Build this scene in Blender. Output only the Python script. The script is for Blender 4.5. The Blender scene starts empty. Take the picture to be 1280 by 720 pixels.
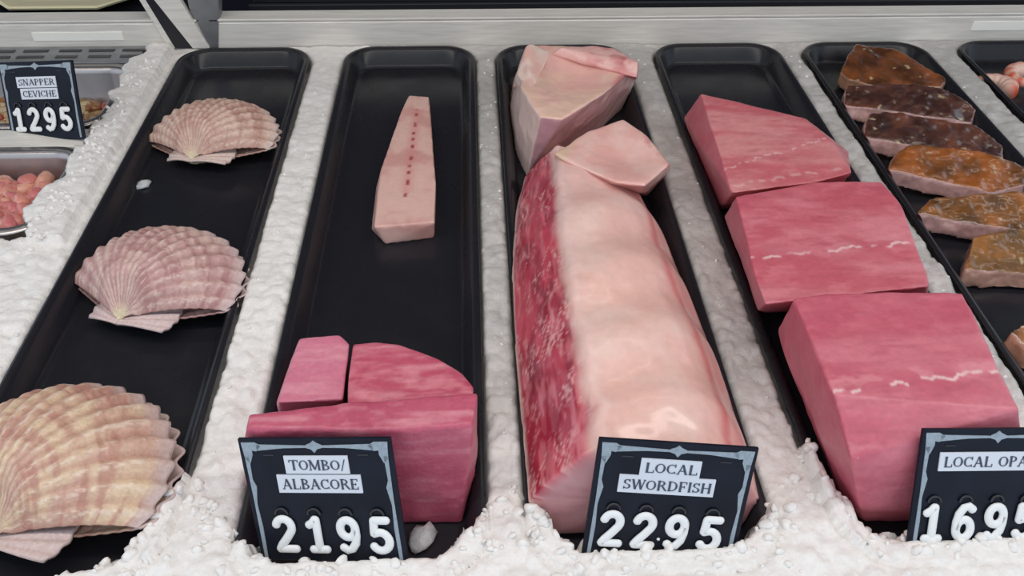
import bpy, bmesh, math, random
import numpy as np
from mathutils import Matrix, Vector

SC = bpy.context.scene
COL = SC.collection
random.seed(4)
rng = np.random.default_rng(4)

# ------------------------------------------------------------------ camera
FPX = 1050.0
DX = np.array([0.99893445, -0.0213718, 0.04090499])     # case axes seen in camera space
DY = np.array([-0.04476431, -0.66435915, 0.74607177])
DZ = np.array([0.0112307, -0.74710787, -0.66460793])
CAMZ = 0.5
cam = bpy.data.objects.new('camera', bpy.data.cameras.new('camera'))
COL.objects.link(cam)
cam.data.sensor_width = 36.0
cam.data.lens = 36.0 * FPX / 1280.0
cam.data.clip_start = 0.01
_r = Vector((DX[0], DY[0], DZ[0])); _d = Vector((DX[1], DY[1], DZ[1])); _f = Vector((DX[2], DY[2], DZ[2]))
m = Matrix.Identity(4)
for i in range(3):
    m[i][0] = _r[i]; m[i][1] = -_d[i]; m[i][2] = -_f[i]
m[2][3] = CAMZ
cam.matrix_world = m
SC.camera = cam

# ------------------------------------------------------------------ world, lights, exposure
w = bpy.data.worlds.new('shop_air'); SC.world = w; w.use_nodes = True
bg = w.node_tree.nodes['Background']
bg.inputs[0].default_value = (0.74, 0.86, 1.0, 1); bg.inputs[1].default_value = 0.95
SC.view_settings.view_transform = 'Standard'
SC.view_settings.look = 'None'
SC.view_settings.exposure = 0.0
SC.view_settings.gamma = 1.0
SC.view_settings.use_curve_mapping = False

def strip_light(name, loc, sx, sy, power, col, tilt=0.0):
    l = bpy.data.lights.new(name, 'AREA'); l.shape = 'RECTANGLE'; l.size = sx; l.size_y = sy
    l.energy = power; l.color = col
    o = bpy.data.objects.new(name, l); COL.objects.link(o)
    o.location = loc; o.rotation_euler = (tilt, 0, 0)
    return o
strip_light('case_lamp_light', (0.1, 0.36, 0.855), 2.2, 0.10, 6.6, (1.0, 0.935, 0.865), math.radians(8))
strip_light('case_lamp_light_rear', (0.1, 0.95, 0.855), 2.2, 0.05, 1.6, (1.0, 0.95, 0.90))

# ------------------------------------------------------------------ helpers
def at(px, py, z=0.0):
    "the point at height z that the photograph shows at pixel (px, py)"
    r = np.array([px - 640.0, py - 360.0, FPX]); q = np.array([DX @ r, DY @ r, DZ @ r])
    t = (z - CAMZ) / q[2]
    return np.array([t * q[0], t * q[1], z])

def at_y(px, py, y):
    r = np.array([px - 640.0, py - 360.0, FPX]); q = np.array([DX @ r, DY @ r, DZ @ r])
    t = y / q[1]
    return np.array([t * q[0], y, CAMZ + t * q[2]])

def lin(r, g, b):
    f = lambda c: ((c / 255 + 0.055) / 1.055) ** 2.4 if c > 10 else c / 255 / 12.92
    return np.array([f(r), f(g), f(b)])

def hash3(ix, iy, iz, s):
    h = (ix.astype(np.int64) * 374761393 + iy.astype(np.int64) * 668265263 + iz.astype(np.int64) * 2147483647 + s * 974711) & 0xffffffff
    h = ((h ^ (h >> 13)) * 1274126177) & 0xffffffff
    h = ((h ^ (h >> 16)) * 2246822519) & 0xffffffff
    return ((h ^ (h >> 15)) & 0xffffff) / float(0xffffff)

def vnoise(P, freq, s=0):
    Q = np.asarray(P) * freq
    I = np.floor(Q); F = Q - I; F = F * F * (3 - 2 * F)
    x, y, z = I[:, 0], I[:, 1], I[:, 2]
    out = 0
    for a in (0, 1):
        for b in (0, 1):
            for c in (0, 1):
                wgt = (F[:, 0] if a else 1 - F[:, 0]) * (F[:, 1] if b else 1 - F[:, 1]) * (F[:, 2] if c else 1 - F[:, 2])
                out = out + wgt * hash3(x + a, y + b, z + c, s)
    return out

def fbm(P, freq, s=0, o=3):
    v = 0; a = 1; t = 0
    for k in range(o):
        v = v + a * vnoise(P, np.asarray(freq) * 2.03 ** k, s + k * 17); t += a; a *= 0.55
    return v / t

def smooth(a, b, x):
    t = np.clip((x - a) / (b - a), 0, 1)
    return t * t * (3 - 2 * t)

def mixc(a, b, t):
    t = np.asarray(t)[:, None]
    return a * (1 - t) + b * t

def tag(o, label=None, cat=None, group=None, kind=None):
    if label: o['label'] = label
    if cat: o['category'] = cat
    if group: o['group'] = group
    if kind: o['kind'] = kind
    return o

def empty(name, loc=(0, 0, 0), rot=(0, 0, 0)):
    o = bpy.data.objects.new(name, None); COL.objects.link(o)
    o.empty_display_size = 0.02
    o.location = loc; o.rotation_euler = rot
    return o

def mesh_obj(name, V, F, mat, parent=None, col=None, smoothf=True, origin=None):
    V = np.asarray(V, float)
    if origin is not None: V = V - np.asarray(origin)
    me = bpy.data.meshes.new(name)
    me.from_pydata([tuple(v) for v in V], [], [tuple(int(i) for i in f) for f in F])
    if col is not None:
        a = me.color_attributes.new('Col', 'FLOAT_COLOR', 'POINT')
        c4 = np.ones((len(V), 4), np.float32); c4[:, :3] = col
        a.data.foreach_set('color', c4.ravel())
    if smoothf: me.polygons.foreach_set('use_smooth', [True] * len(me.polygons))
    me.materials.append(mat); me.update()
    o = bpy.data.objects.new(name, me); COL.objects.link(o)
    if origin is not None: o.location = origin
    if parent: o.parent = parent
    return o

class MB:
    "collects simple solids into one mesh"
    def __init__(s): s.V = []; s.F = []
    def add(s, V, F):
        n = len(s.V); s.V += [tuple(v) for v in V]; s.F += [tuple(i + n for i in f) for f in F]
        return s
    def box(s, x0, x1, y0, y1, z0, z1):
        V = [(x0, y0, z0), (x1, y0, z0), (x1, y1, z0), (x0, y1, z0), (x0, y0, z1), (x1, y0, z1), (x1, y1, z1), (x0, y1, z1)]
        return s.add(V, [(0, 3, 2, 1), (4, 5, 6, 7), (0, 1, 5, 4), (1, 2, 6, 5), (2, 3, 7, 6), (3, 0, 4, 7)])
    def prism(s, pts, off):
        "closed polygon extruded by the vector off"
        n = len(pts); off = np.asarray(off, float)
        V = [np.asarray(p, float) for p in pts] + [np.asarray(p, float) + off for p in pts]
        return s.add(V, [tuple(range(n))[::-1], tuple(range(n, 2 * n))] + [(i, (i + 1) % n, (i + 1) % n + n, i + n) for i in range(n)])
    def build(s, name, mat, parent=None, smoothf=False, bevel=0.0, origin=None):
        o = mesh_obj(name, s.V, s.F, mat, parent, smoothf=smoothf, origin=origin)
        bm = bmesh.new(); bm.from_mesh(o.data); bmesh.ops.recalc_face_normals(bm, faces=bm.faces)
        if bevel: bmesh.ops.bevel(bm, geom=list(bm.edges), offset=bevel, segments=2, affect='EDGES', profile=0.5)
        bm.to_mesh(o.data); bm.free()
        return o

# ------------------------------------------------------------------ materials
def material(name, color=None, rough=0.5, metal=0.0, spec=0.5, attr=False, grain=None, grain_scale=200.0, bump=0.0, bump_scale=300.0,
             sss=0.0, sss_r=(0.012, 0.004, 0.003), coat=0.0, coat_rough=0.1, rough_var=0.0, stretch=(1, 1, 1), sheen=0.0):
    mt = bpy.data.materials.new(name); mt.use_nodes = True
    nt = mt.node_tree; N = nt.nodes; L = nt.links
    p = N['Principled BSDF']
    p.inputs['Roughness'].default_value = rough; p.inputs['Metallic'].default_value = metal
    p.inputs['Specular IOR Level'].default_value = spec
    p.inputs['Coat Weight'].default_value = coat; p.inputs['Coat Roughness'].default_value = coat_rough
    if sss:
        p.inputs['Subsurface Weight'].default_value = sss
        p.inputs['Subsurface Radius'].default_value = (sss_r[0], sss_r[1], sss_r[2]); p.inputs['Subsurface Scale'].default_value = 1.0
    tc = N.new('ShaderNodeTexCoord'); mp = N.new('ShaderNodeMapping'); mp.inputs['Scale'].default_value = stretch
    L.new(tc.outputs['Object'], mp.inputs['Vector'])
    src = None
    if attr:
        a = N.new('ShaderNodeAttribute'); a.attribute_name = 'Col'; src = a.outputs['Color']
    else:
        p.inputs['Base Color'].default_value = (*color, 1)
    if grain is not None or rough_var:
        nz = N.new('ShaderNodeTexNoise'); nz.inputs['Scale'].default_value = grain_scale; nz.inputs['Detail'].default_value = 4
        L.new(mp.outputs[0], nz.inputs['Vector'])
    if grain is not None:
        mx = N.new('ShaderNodeMix'); mx.data_type = 'RGBA'; mx.blend_type = 'MULTIPLY'; mx.inputs[0].default_value = 1.0
        rp = N.new('ShaderNodeMapRange'); rp.inputs[1].default_value = 0.3; rp.inputs[2].default_value = 0.7
        rp.inputs[3].default_value = 1 - grain; rp.inputs[4].default_value = 1 + grain * 0.6
        L.new(nz.outputs['Fac'], rp.inputs[0])
        if src is not None: L.new(src, mx.inputs[6])
        else: mx.inputs[6].default_value = (*color, 1)
        L.new(rp.outputs[0], mx.inputs[7]); src = mx.outputs[2]
    if rough_var:
        rr = N.new('ShaderNodeMapRange'); rr.inputs[1].default_value = 0.3; rr.inputs[2].default_value = 0.7
        rr.inputs[3].default_value = max(0.02, rough - rough_var); rr.inputs[4].default_value = rough + rough_var
        L.new(nz.outputs['Fac'], rr.inputs[0]); L.new(rr.outputs[0], p.inputs['Roughness'])
    if src is not None: L.new(src, p.inputs['Base Color'])
    if bump:
        nb = N.new('ShaderNodeTexNoise'); nb.inputs['Scale'].default_value = bump_scale; nb.inputs['Detail'].default_value = 5
        L.new(mp.outputs[0], nb.inputs['Vector'])
        b = N.new('ShaderNodeBump'); b.inputs['Strength'].default_value = 1.0; b.inputs['Distance'].default_value = bump
        L.new(nb.outputs['Fac'], b.inputs['Height']); L.new(b.outputs[0], p.inputs['Normal'])
    return mt

M_TRAY = material('black_tray_plastic', (0.017, 0.017, 0.021), rough=0.26, spec=0.3, rough_var=0.06, grain_scale=25)
M_ICE = material('crushed_ice', attr=True, rough=0.45, spec=0.4, grain=0.06, grain_scale=260, bump=0.0007, bump_scale=330)
M_STEEL = material('brushed_steel', (0.80, 0.76, 0.69), rough=0.42, metal=0.08, grain=0.12, grain_scale=60, stretch=(0.4, 6, 6))
M_STEEL_D = material('dull_steel', (0.33, 0.33, 0.34), rough=0.45, metal=0.7, grain=0.15, grain_scale=50)
M_PAN = material('pan_steel', (0.50, 0.46, 0.45), rough=0.3, metal=0.9, grain=0.1, grain_scale=40)
M_DARK = material('dark_stand_in', (0.012, 0.012, 0.018), rough=0.4)
M_NAVY = material('reflected_navy', (0.012, 0.024, 0.065), rough=0.4)
M_DECK = material('dark_rear_deck', (0.006, 0.006, 0.012), rough=0.35, spec=0.25)
M_RIDGE = material('dark_aluminium', (0.03, 0.03, 0.035), rough=0.4, metal=0.2)
M_CREAM = material('cream_glaze', lin(236, 226, 186), rough=0.3)
M_PAPER = material('label_paper', lin(252, 249, 240), rough=0.5)
M_SIGN = material('sign_black', (0.007, 0.010, 0.020), rough=0.35, spec=0.2, grain=0.4, grain_scale=40)
M_ORN = material('sign_ornament', lin(150, 162, 172), rough=0.4, metal=0.0, grain=0.15, grain_scale=400)
M_LAB = material('sign_label_white', lin(214, 218, 226), rough=0.5)
M_INK = material('print_ink', lin(66, 72, 88), rough=0.6)
M_DIGIT = material('white_digit_plastic', lin(238, 238, 236), rough=0.3)
M_PEG = material('peg_black', (0.02, 0.02, 0.022), rough=0.3)
MEAT = dict(attr=True, spec=0.5, sss=0.12, sss_r=(0.010, 0.003, 0.002))
M_TUNA = material('raw_tuna', rough=0.42, grain=0.10, grain_scale=260, bump=0.0005, bump_scale=380, coat=0.15, coat_rough=0.25, **MEAT)
M_OPAH = material('raw_opah', rough=0.42, grain=0.08, grain_scale=240, bump=0.0004, bump_scale=300, coat=0.15, coat_rough=0.3, **MEAT)
M_SWORD = material('raw_swordfish', rough=0.36, grain=0.05, grain_scale=150, bump=0.0003, bump_scale=200, coat=0.45, coat_rough=0.13, **MEAT)
M_WHITE = material('raw_white_fish', rough=0.4, grain=0.05, grain_scale=200, bump=0.0003, bump_scale=250, coat=0.2, coat_rough=0.2, **MEAT)
M_GLAZE = material('marinated_fish', rough=0.3, grain=0.15, grain_scale=220, bump=0.0008, bump_scale=160, coat=0.8, coat_rough=0.12, **MEAT)
M_SHELL = material('scallop_shell', attr=True, rough=0.55, grain=0.14, grain_scale=350, bump=0.0005, bump_scale=500)
M_DICE = material('diced_fish', rough=0.35, grain=0.12, grain_scale=300, bump=0.0006, bump_scale=300, coat=0.3, **MEAT)

# ------------------------------------------------------------------ layout (metres; x along the case, y away from the customer)
TRAY_W, TRAY_Y0, TRAY_Y1 = 0.168, 0.276, 1.045
TRAY_X = [-0.293, -0.0815, 0.1145, 0.3215, 0.519, 0.730]
FLOOR = -0.0222

# ------------------------------------------------------------------ the case
case = empty('display_case', (0, 1.06, -0.08))
tag(case, 'refrigerated fish counter with stainless rail behind the ice bed', 'display case')
def cpart(mb, name, mat, **k):
    o = mb.build(name, mat, None, **k); o.parent = case; o.matrix_parent_inverse = Matrix.Translation((0, -1.06, 0.08)); return o
deck = MB().box(-1.3, 1.5, 0.05, 1.052, -0.085, -0.075).build('floor', M_STEEL_D); tag(deck, kind='structure')
# rear rail: one length each side of the bracket
for x0, x1 in ((-1.3, -0.350), (-0.338, 1.5)):
    p = MB().prism([(x0, 1.052, -0.075), (x0, 1.052, 0.030), (x0, 1.055, 0.034), (x0, 1.078, 0.036), (x0, 1.078, -0.075)], (x1 - x0, 0, 0))
    rail = cpart(p, 'rear_rail', M_STEEL)
    nose = cpart(MB().box(x0, x1, 1.0505, 1.0565, 0.0335, 0.0365), 'rail_nose', M_STEEL, bevel=0.0008)
def rail_label(px0, px1, py0, py1):
    a = at_y(px0, py1, 1.0515); b = at_y(px1, py0, 1.0515)
    cpart(MB().box(a[0], b[0], 1.0508, 1.052, a[2], b[2]), 'rail_label', M_PAPER)
rail_label(43, 152, 40, 51); rail_label(1213, 1330, 26, 38)
# dark deck behind the rail with its sliding door tracks
cpart(MB().box(-1.3, 1.5, 1.078, 1.62, -0.02, 0.022), 'rear_deck', M_DECK)
for y, h, x0, x1 in ((1.11, 0.008, -0.30, 1.5), (1.135, 0.012, -0.30, 1.5), (1.165, 0.012, -0.26, 1.5), (1.20, 0.02, -0.30, 1.5)):
    cpart(MB().box(x0, x1, y, y + 0.006, 0.022, 0.022 + h), 'door_track', M_RIDGE, bevel=0.001)
back = MB().box(-1.3, 1.5, 1.62, 1.65, -0.08, 0.9).build('wall_back', M_NAVY); tag(back, kind='structure')  # unseen; its height and navy tone put in for the trays' reflections
cpart(MB().box(-1.3, 1.5, 0.28, 1.62, 0.885, 0.90), 'added_canopy', M_DARK)  # added out of view so the trays reflect something dark
cpart(MB().box(-1.05, 1.25, 0.29, 0.43, 0.862, 0.885), 'lamp_housing', M_STEEL_D, bevel=0.004)
cpart(MB().box(-1.05, 1.25, 0.915, 0.985, 0.862, 0.885), 'lamp_housing', M_STEEL_D, bevel=0.004)
# bracket between the two rail lengths
def plate(name, px, y, th, mat):
    cpart(MB().prism([at_y(a, b, y) for a, b in px], (0, th, 0)), name, mat, bevel=0.0012)
plate('bracket_plate', [(222, -60), (273, -60), (273, 62), (262, 60), (236, 10)], 1.0505, 0.024, M_STEEL_D)
plate('bracket_strut', [(168, -30), (206, -30), (262, 61), (241, 61)], 1.0465, 0.010, M_STEEL)
plate('bracket_recess_shade', [(150, -45), (170, -30), (243, 61), (216, 61)], 1.0488, 0.022, M_DARK)  # dark plate standing in for the shade inside the bracket
plate('bracket_flange', [(146, -45), (154, -45), (219, 61), (211, 61)], 1.0478, 0.010, M_STEEL)
# vent rail above the pans
cpart(MB().box(-0.75, -0.425, 1.006, 1.051, -0.06, 0.002), 'vent_rail', M_STEEL_D, bevel=0.002)
for x in np.arange(-0.66, -0.44, 0.042):
    for y in (1.017, 1.034):
        cpart(MB().box(x + random.uniform(-.004, .004), x + 0.030, y, y + 0.006, -0.004, 0.0028), 'vent_slot', M_PEG)

# an octagonal cream platter on the rear deck
def lathe(prof, n=48, facet=None):
    V = []; F = []
    for r, z in prof:
        for k in range(n):
            a = 2 * math.pi * k / n
            V.append((r * math.cos(a), r * math.sin(a), z))
    for i in range(len(prof) - 1):
        for k in range(n):
            F.append((i * n + k, i * n + (k + 1) % n, (i + 1) * n + (k + 1) % n, (i + 1) * n + k))
    return V, F
bc = at(66, 11, 0.032)
V, F = lathe([(0.001, 0), (0.120, 0), (0.150, 0.008), (0.152, 0.011), (0.148, 0.0125), (0.122, 0.0085), (0.118, 0.008), (0.001, 0.008)], 8)
plat = mesh_obj('serving_platter', V, F, M_CREAM, smoothf=False); plat.location = (bc[0], bc[1] + 0.139, 0.0222); plat.rotation_euler.z = math.radians(22.5)
tag(plat, 'cream octagonal platter behind the steel rail, top left corner', 'platter')

# ------------------------------------------------------------------ trays
def rrect(x0, x1, y0, y1, r, seg=8):
    P = []
    for cx, cy, a0 in ((x1 - r, y1 - r, 0), (x0 + r, y1 - r, 90), (x0 + r, y0 + r, 180), (x1 - r, y0 + r, 270)):
        for k in range(seg + 1):
            a = math.radians(a0 + 90.0 * k / seg); P.append((cx + r * math.cos(a), cy + r * math.sin(a)))
    return P
def dish(name, x0, x1, y0, y1, R, rings, mat, seg=8):
    "shell of rounded-rectangle rings (inset, z)"
    V = []; F = []; n = 4 * (seg + 1)
    for ins, z in rings:
        V += [(a, b, z) for a, b in rrect(x0 + ins, x1 - ins, y0 + ins, y1 - ins, max(R - ins, 0.004), seg)]
    for i in range(len(rings) - 1):
        for k in range(n):
            F.append((i * n + k, i * n + (k + 1) % n, (i + 1) * n + (k + 1) % n, (i + 1) * n + k))
    F.append(tuple(range(n))[::-1]); F.append(tuple(range((len(rings) - 1) * n, len(rings) * n)))
    o = mesh_obj(name, V, F, mat, origin=((x0 + x1) / 2, (y0 + y1) / 2, rings[0][1]))
    bm = bmesh.new(); bm.from_mesh(o.data); bmesh.ops.recalc_face_normals(bm, faces=bm.faces); bm.to_mesh(o.data); bm.free()
    for p in o.data.polygons:
        if len(p.vertices) > 8: p.use_smooth = False
    return o
TRING = [(0.016, -0.0250), (0.010, -0.0225), (0.003, -0.003), (0.0005, -0.0015), (0.0, 0.0), (0.001, 0.0010), (0.0040, 0.0010), (0.0060, 0.0), (0.0085, -0.002),
         (0.0145, -0.0185), (0.017, -0.0215), (0.021, FLOOR)]
TLAB = ['black tray holding the three scallop shells', 'black tray holding pale fillet and red tombo albacore', 'black tray holding the swordfish loin',
        'black tray holding three pink opah blocks', 'black tray holding brown glazed fish pieces', 'black tray holding shrimp, at right edge']
for x, lab in zip(TRAY_X, TLAB):
    o = dish('display_tray', x - TRAY_W / 2, x + TRAY_W / 2, TRAY_Y0, TRAY_Y1, 0.040, TRING, M_TRAY)
    tag(o, lab, 'tray', 'long black trays bedded in ice')
# steel pans on the left
PRING = [(0.022, -0.066), (0.018, -0.062), (0.012, -0.004), (0.0095, 0.0), (0.0, 0.0005), (0.0, 0.0022), (0.010, 0.0027), (0.0125, 0.001), (0.0145, -0.004), (0.020, -0.058), (0.026, -0.063)]
PANS = [(0.846, 1.000), (0.650, 0.806)]
for (y0, y1), lab in zip(PANS, ('steel pan of diced ceviche behind the snapper sign', 'steel pan of chopped pink fish at left edge')):
    o = dish('steel_pan', -0.70, -0.418, y0, y1, 0.036, PRING, M_PAN); tag(o, lab, 'pan', 'steel pans at the left')
cpart(MB().box(-0.75, -0.422, 0.8075, 0.8445, -0.03, 0.0012), 'divider_bar', M_STEEL, bevel=0.001)

# ------------------------------------------------------------------ ice bed
def worley(P2, cell, s):
    Q = P2 / cell; I = np.floor(Q); best = np.full(len(P2), 9.0); hid = np.zeros(len(P2))
    for a in (-1, 0, 1):
        for b in (-1, 0, 1):
            ix, iy = I[:, 0] + a, I[:, 1] + b; z = np.zeros_like(ix)
            jx = ix + hash3(ix, iy, z, s); jy = iy + hash3(ix, iy, z, s + 5)
            d = np.hypot(Q[:, 0] - jx, Q[:, 1] - jy); mk = d < best
            best = np.where(mk, d, best); hid = np.where(mk, hash3(ix, iy, z, s + 9), hid)
    return best, hid
FRONT_PX = [(60, 735), (95, 716), (135, 690), (200, 648), (236, 598), (262, 600), (288, 655), (303, 676), (345, 690), (500, 694), (545, 682), (575, 664), (607, 640),
            (640, 604), (668, 645), (740, 668), (905, 670), (945, 654), (985, 560), (1003, 552), (1030, 600), (1060, 640), (1100, 654), (1280, 655), (1400, 655)]
FR = np.array([at(a, b, -0.004)[:2] for a, b in FRONT_PX])
STEP = 0.0022
gx = np.arange(-0.86, 1.02, STEP); gy = np.arange(0.17, 1.051, STEP)
GX, GY = np.meshgrid(gx, gy); P2 = np.stack([GX.ravel(), GY.ravel()], 1); P3 = np.c_[P2, np.zeros(len(P2))]
def sd_tray(P2):
    "signed distance to the nearest tray outline (negative inside)"
    d = np.full(len(P2), 9.0)
    for x in TRAY_X:
        r = 0.040
        qx = np.abs(P2[:, 0] - x) - (TRAY_W / 2 - r); qy = np.abs(P2[:, 1] - (TRAY_Y0 + TRAY_Y1) / 2) - ((TRAY_Y1 - TRAY_Y0) / 2 - r)
        d = np.minimum(d, np.hypot(np.maximum(qx, 0), np.maximum(qy, 0)) + np.minimum(np.maximum(qx, qy), 0) - r)
    return d
w1, h1 = worley(P2, 0.0105, 1); w2, h2 = worley(P2, 0.0052, 2)
n1 = fbm(P3, 28, 3); n2 = fbm(P3, 90, 4)
lump = np.sqrt(np.clip(1 - (w1 / 0.85) ** 2, 0, 1)) * (0.4 + 0.8 * h1) * 0.0048 + np.sqrt(np.clip(1 - (w2 / 0.85) ** 2, 0, 1)) * (0.3 + 0.7 * h2) * 0.0022
yf = np.interp(P2[:, 0], FR[:, 0], FR[:, 1]) + (n2 - 0.5) * 0.012 + (h1 - 0.5) * 0.012
sd = sd_tray(P2)
near = np.clip(yf - P2[:, 1], -0.05, 0.3)
nearness = smooth(0.95, 0.40, P2[:, 1])
base = -0.0035 + (n1 - 0.5) * 0.006 + lump * (0.30 + 0.45 * nearness)
heap = np.where(near > 0, np.minimum(FLOOR - 0.004 + near * 1.5, 0.000 + 0.010 * smooth(0.015, 0.05, near)), -0.0285) + lump * 0.62 * (near > 0)
heap = np.where((near > 0) & (sd > -0.016), np.maximum(heap, -0.012 + 0.019 * smooth(0.0, 0.010, near) + 0.5 * lump), heap)
inside = sd < 0.0005
side = base - 0.004 * smooth(0.006, 0.0, sd)                      # sinks a little towards a tray rim
side = side + 0.010 * smooth(0.37, 0.285, P2[:, 1])
Z = np.where(inside, heap, side)
Z = np.where(inside & (near <= 0), -0.0272, Z)
# pans, divider, vent: the ice runs under them, with a bank that laps their right ends
pan_edge = -0.427 + (n1 - 0.5) * 0.034 + (h1 - 0.5) * 0.007 - 0.004 * smooth(0.90, 0.62, P2[:, 1])
panreg = (P2[:, 0] < pan_edge) & (P2[:, 1] > 0.648 + (n2 - 0.5) * 0.01)
bank = (P2[:, 0] >= pan_edge) & (P2[:, 0] < -0.39) & (P2[:, 1] > 0.64)
Z = np.where(panreg, -0.0665, Z)
Z = np.where(bank, np.maximum(Z, 0.0028 + 0.003 * smooth(0, 0.012, P2[:, 0] - pan_edge) * smooth(-0.385, -0.40, P2[:, 0]) + 0.6 * lump), Z)
Z = np.where(P2[:, 1] > 1.047, np.minimum(Z, 0.0), Z)
ny, nx = GX.shape
idx = np.arange(ny * nx).reshape(ny, nx)
Fq = np.stack([idx[:-1, :-1], idx[:-1, 1:], idx[1:, 1:], idx[1:, :-1]], -1).reshape(-1, 4)
me = bpy.data.meshes.new('crushed_ice')
me.vertices.add(ny * nx); me.vertices.foreach_set('co', np.c_[P2, Z].astype(np.float32).ravel())
me.loops.add(Fq.size); me.loops.foreach_set('vertex_index', Fq.ravel().astype(np.int32))
me.polygons.add(len(Fq)); me.polygons.foreach_set('loop_start', np.arange(0, Fq.size, 4, dtype=np.int32))
me.polygons.foreach_set('use_smooth', np.ones(len(Fq), bool))
grey_mix = smooth(0.36, 0.46, P2[:, 1]) * smooth(-0.06, 0.0, P2[:, 0]) + 0.25 * (1 - nearness)  # greyer on the strips right of centre and farther back
cI = mixc(lin(241, 236, 231), lin(186, 182, 178), np.clip(grey_mix * (0.62 + 0.6 * (fbm(P3, 60, 31) - 0.4)) + 0.12 * h2 * grey_mix, 0, 1))
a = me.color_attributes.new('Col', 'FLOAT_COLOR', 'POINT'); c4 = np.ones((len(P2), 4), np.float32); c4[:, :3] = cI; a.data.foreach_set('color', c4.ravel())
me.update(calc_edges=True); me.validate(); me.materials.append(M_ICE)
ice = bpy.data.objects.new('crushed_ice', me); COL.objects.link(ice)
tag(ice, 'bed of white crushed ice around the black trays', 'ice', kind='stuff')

# loose lumps lying on the heap: one mesh
def ico(sub=1):
    bm = bmesh.new(); bmesh.ops.create_icosphere(bm, subdivisions=sub, radius=1.0)
    V = np.array([v.co[:] for v in bm.verts]); F = [tuple(v.index for v in f.verts) for f in bm.faces]; bm.free()
    return V, F
IV1, IF1 = ico(1); IV2, IF2 = ico(2)
def zat(x, y):
    i = int(round((y - gy[0]) / STEP)); j = int(round((x - gx[0]) / STEP))
    return Z[min(max(i, 0), ny - 1) * nx + min(max(j, 0), nx - 1)]
LV = []; LF = []; LC = []
def lumps(n, fx, size):
    global LV, LF, LC
    k = 0; tries = 0
    while k < n and tries < n * 30:
        tries += 1
        x, y = fx()
        z = zat(x, y)
        if z < -0.024: continue
        s = random.uniform(*size)
        R = np.array(Matrix.Rotation(random.uniform(0, 6.28), 3, Vector((random.random(), random.random(), random.random() + .01)).normalized()))
        v = (IV2 * np.array([s, s * random.uniform(.55, 1), s * random.uniform(.45, .8)]) * (0.6 + 0.8 * vnoise(IV2 + tries, 1.4, 7)[:, None])) @ R.T + np.array([x, y, z - s * 0.05])
        o = len(LV); LV += v.tolist(); LF += [tuple(i + o for i in f) for f in IF2]
        LC += [list(lin(244, 239, 234))] * len(v)
        k += 1
def near_edge():
    x = random.uniform(-0.40, 0.50)
    return x, np.interp(x, FR[:, 0], FR[:, 1]) - abs(random.gauss(0, 0.022)) - 0.004
def near_field():
    return random.uniform(-0.42, 0.52), random.uniform(0.18, 0.31)
def strip_edge():
    t = random.choice(TRAY_X[:5]); sgn = random.choice((-1, 1))
    return t + sgn * (TRAY_W / 2 + random.uniform(0.004, 0.02)), random.uniform(0.32, 1.03)
def pan_bank():
    y = random.uniform(0.62, 1.0)
    return -0.426 - 0.004 * float(smooth(0.90, 0.62, np.array(y))) + random.uniform(0.0, 0.03), y
lumps(420, near_edge, (0.002, 0.0052)); lumps(45, near_field, (0.002, 0.004)); lumps(120, strip_edge, (0.001, 0.002)); lumps(110, pan_bank, (0.0015, 0.0035))
lo = mesh_obj('ice_lumps', LV, LF, M_ICE, col=np.array(LC), smoothf=True)
tag(lo, 'loose lumps of crushed ice on the bed', 'ice', kind='stuff')

# ------------------------------------------------------------------ fish blocks
def remeshed(V, voxel, it, hull=True, F=None):
    bm = bmesh.new()
    vs = [bm.verts.new(tuple(v)) for v in V]
    if hull:
        r = bmesh.ops.convex_hull(bm, input=vs)
        bmesh.ops.delete(bm, geom=[v for v in bm.verts if not v.link_faces], context='VERTS')
    else:
        for f in F: bm.faces.new([vs[i] for i in f])
    bmesh.ops.recalc_face_normals(bm, faces=bm.faces)
    me = bpy.data.meshes.new('tmp'); bm.to_mesh(me); bm.free()
    o = bpy.data.objects.new('tmp', me); COL.objects.link(o)
    r = o.modifiers.new('r', 'REMESH'); r.mode = 'VOXEL'; r.voxel_size = voxel
    if it:
        s = o.modifiers.new('s', 'SMOOTH'); s.factor = 0.5; s.iterations = it
    dg = bpy.context.evaluated_depsgraph_get(); ev = o.evaluated_get(dg); em = ev.to_mesh()
    n = len(em.vertices); co = np.empty(n * 3, np.float32); em.vertices.foreach_get('co', co)
    no = np.empty(n * 3, np.float32); em.vertices.foreach_get('normal', no)
    Fo = [tuple(p.vertices) for p in em.polygons]
    ev.to_mesh_clear(); bpy.data.objects.remove(o); bpy.data.meshes.remove(me)
    return co.reshape(-1, 3).astype(float), no.reshape(-1, 3).astype(float), Fo

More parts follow.
